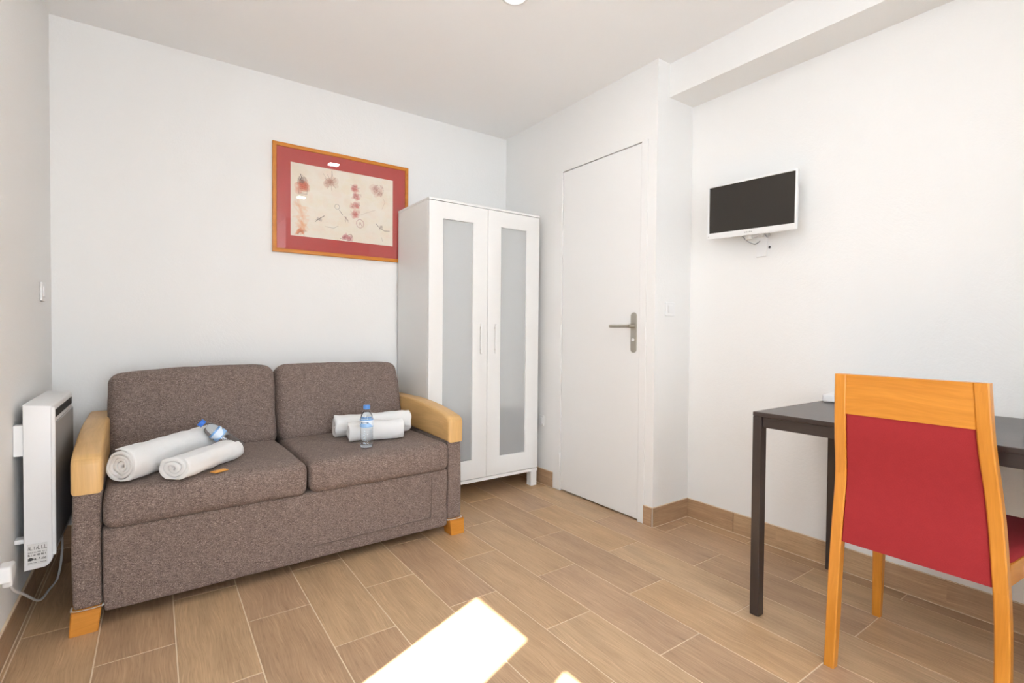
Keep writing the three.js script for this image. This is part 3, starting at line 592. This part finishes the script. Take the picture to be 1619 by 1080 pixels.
// ---------------------------------------------------------------- table
{
  const x0 = 1.776, x1 = 2.424, z0 = -0.984, z1 = 0.266, cx = (x0 + x1) / 2, cz = (z0 + z1) / 2, top = 0.744;
  const t = thing('table', 'dark brown rectangular table against the right wall', 'table', [cx, 0, cz]);
  const B = (a, b, c, d, e, f, r = 0.002) => span(a - cx, b - cx, c, d, e - cz, f - cz, r);
  part('tabletop', boxUV(B(x0, x1, top - 0.016, top, z0, z1, 0.0025), 'z'), M.darkTop, t);
  const rail = (g, ax) => part('apron', boxUV(g, ax), M.dark, t);
  rail(B(x0 + 0.006, x0 + 0.024, 0.690, top - 0.0165, z0 + 0.036, z1 - 0.036), 'z'); rail(B(x1 - 0.024, x1 - 0.006, 0.690, top - 0.0165, z0 + 0.036, z1 - 0.036), 'z');
  rail(B(x0 + 0.036, x1 - 0.036, 0.690, top - 0.0165, z0 + 0.004, z0 + 0.022), 'x'); rail(B(x0 + 0.036, x1 - 0.036, 0.690, top - 0.0165, z1 - 0.022, z1 - 0.004), 'x');
  for (const x of [x0 + 0.0005, x1 - 0.0375]) for (const z of [z0 + 0.0005, z1 - 0.0325]) part('leg', boxUV(B(x, x + 0.037, 0.0005, top - 0.0165, z, z + 0.032), 'y'), M.dark, t);
}
{
  const t = thing('plastic_box', 'small white plastic box on the far left corner of the dark table', 'box', [2.335, 0.744, -0.90], 0.1);
  part('case', rbox(0.10, 0.030, 0.14, 0, 0.0165, 0, 0.006, 3), M.plastic, t);
  part('base', rbox(0.092, 0.004, 0.132, 0, 0.0025, 0, 0.0015), M.gray, t);
}

// ---------------------------------------------------------------- chair
{
  const zc = -0.488, t = thing('chair', 'orange wooden chair with red upholstered back pulled up to the dark table', 'chair', [1.9, 0, zc]);
  // centre line of the back posts (x) and outer half width, by height
  const ctl = [[0, 1.707, 0.210], [0.15, 1.713, 0.207], [0.303, 1.716, 0.204], [0.457, 1.712, 0.196], [0.60, 1.704, 0.186], [0.76, 1.664, 0.175], [0.912, 1.650 - 0.006, 0.168]];
  const at = (y) => { let i = 0; while (i < ctl.length - 2 && y > ctl[i + 1][0]) i++; const f = (k) => { // smooth cubic through the table
      const p = (j) => ctl[Math.max(0, Math.min(ctl.length - 1, j))]; const [a, b] = [p(i), p(i + 1)], m0 = (b[k] - p(i - 1)[k]) / (b[0] - p(i - 1)[0] || 1), m1 = (p(i + 2)[k] - a[k]) / (p(i + 2)[0] - a[0]), hh = b[0] - a[0], s = (y - a[0]) / hh;
      return (2 * s ** 3 - 3 * s * s + 1) * a[k] + (s ** 3 - 2 * s * s + s) * hh * m0 + (-2 * s ** 3 + 3 * s * s) * b[k] + (s ** 3 - s * s) * hh * m1; };
    return [f(1) - 1.9, f(2)]; };
  const ys = (a, b, n) => Array.from({ length: n + 1 }, (_, i) => a + (b - a) * i / n);
  const pw = 0.030;
  for (const s of [-1, 1]) part('rear_leg', boxUV(bar(ys(0.0005, 0.912, 28).map((y) => { const [x, w] = at(y); return [y, x, s * (w - pw / 2), y < 0.12 ? 0.030 : 0.034, pw]; }), 0.003), 'y', s), M.honey, t);
  part('top_rail', boxUV(bar(ys(0.796, 0.9118, 8).map((y) => { const [x, w] = at(y); return [y, x, 0, 0.030, 2 * (w - pw) + 0.002]; }), 0.002), 'z', 3), M.honey, t);
  part('back_panel', boxUV(bar(ys(0.398, 0.7965, 16).map((y) => { const [x, w] = at(y); return [y, x + 0.001, 0, 0.026, 2 * (w - pw) + 0.001]; }), 0.004), 'y'), M.red, t, 'red fabric back panel');
  // seat
  const fx = 2.165 - 1.9, rx = 1.722 - 1.9;
  const trap = (w0, w1, x0, x1) => poly([[x0, -w0], [x1, -w1], [x1, w1], [x0, w0]]);
  const flat = (shape, depth, bev) => { const g = extrude(shape, depth, bev, 3); g.rotateX(Math.PI / 2); g.translate(0, depth, 0); return toCreasedNormals(g, 0.5); };
  const fs = trap(0.196, 0.234, rx + 0.012, fx); fs.holes.push(trap(0.176, 0.21, rx + 0.03, fx - 0.022));
  part('seat_frame', boxUV(flat(fs, 0.056, 0.002).translate(0, 0.400, 0), 'x'), M.honey, t);
  const sc = cushion(0.42, 0.036, 0.43, { r: 0.016, top: 0.008, lump: 0.001, off: 77, seg: [20, 8, 20], shape: (v) => { v.z *= 0.99 + 0.18 * v.x / 0.42; } });
  part('seat_cushion', sc.translate((fx + rx) / 2 + 0.012, 0.455, 0), M.red, t, 'red fabric seat');
  for (const s of [-1, 1]) part('front_leg', boxUV(bar([[0.0005, fx - 0.013, s * 0.222, 0.024, 0.026], [0.2, fx - 0.017, s * 0.219, 0.030, 0.031], [0.40, fx - 0.02, s * 0.2165, 0.036, 0.036]], 0.003), 'y', s), M.honey, t);
}

renderer.render(scene, camera);
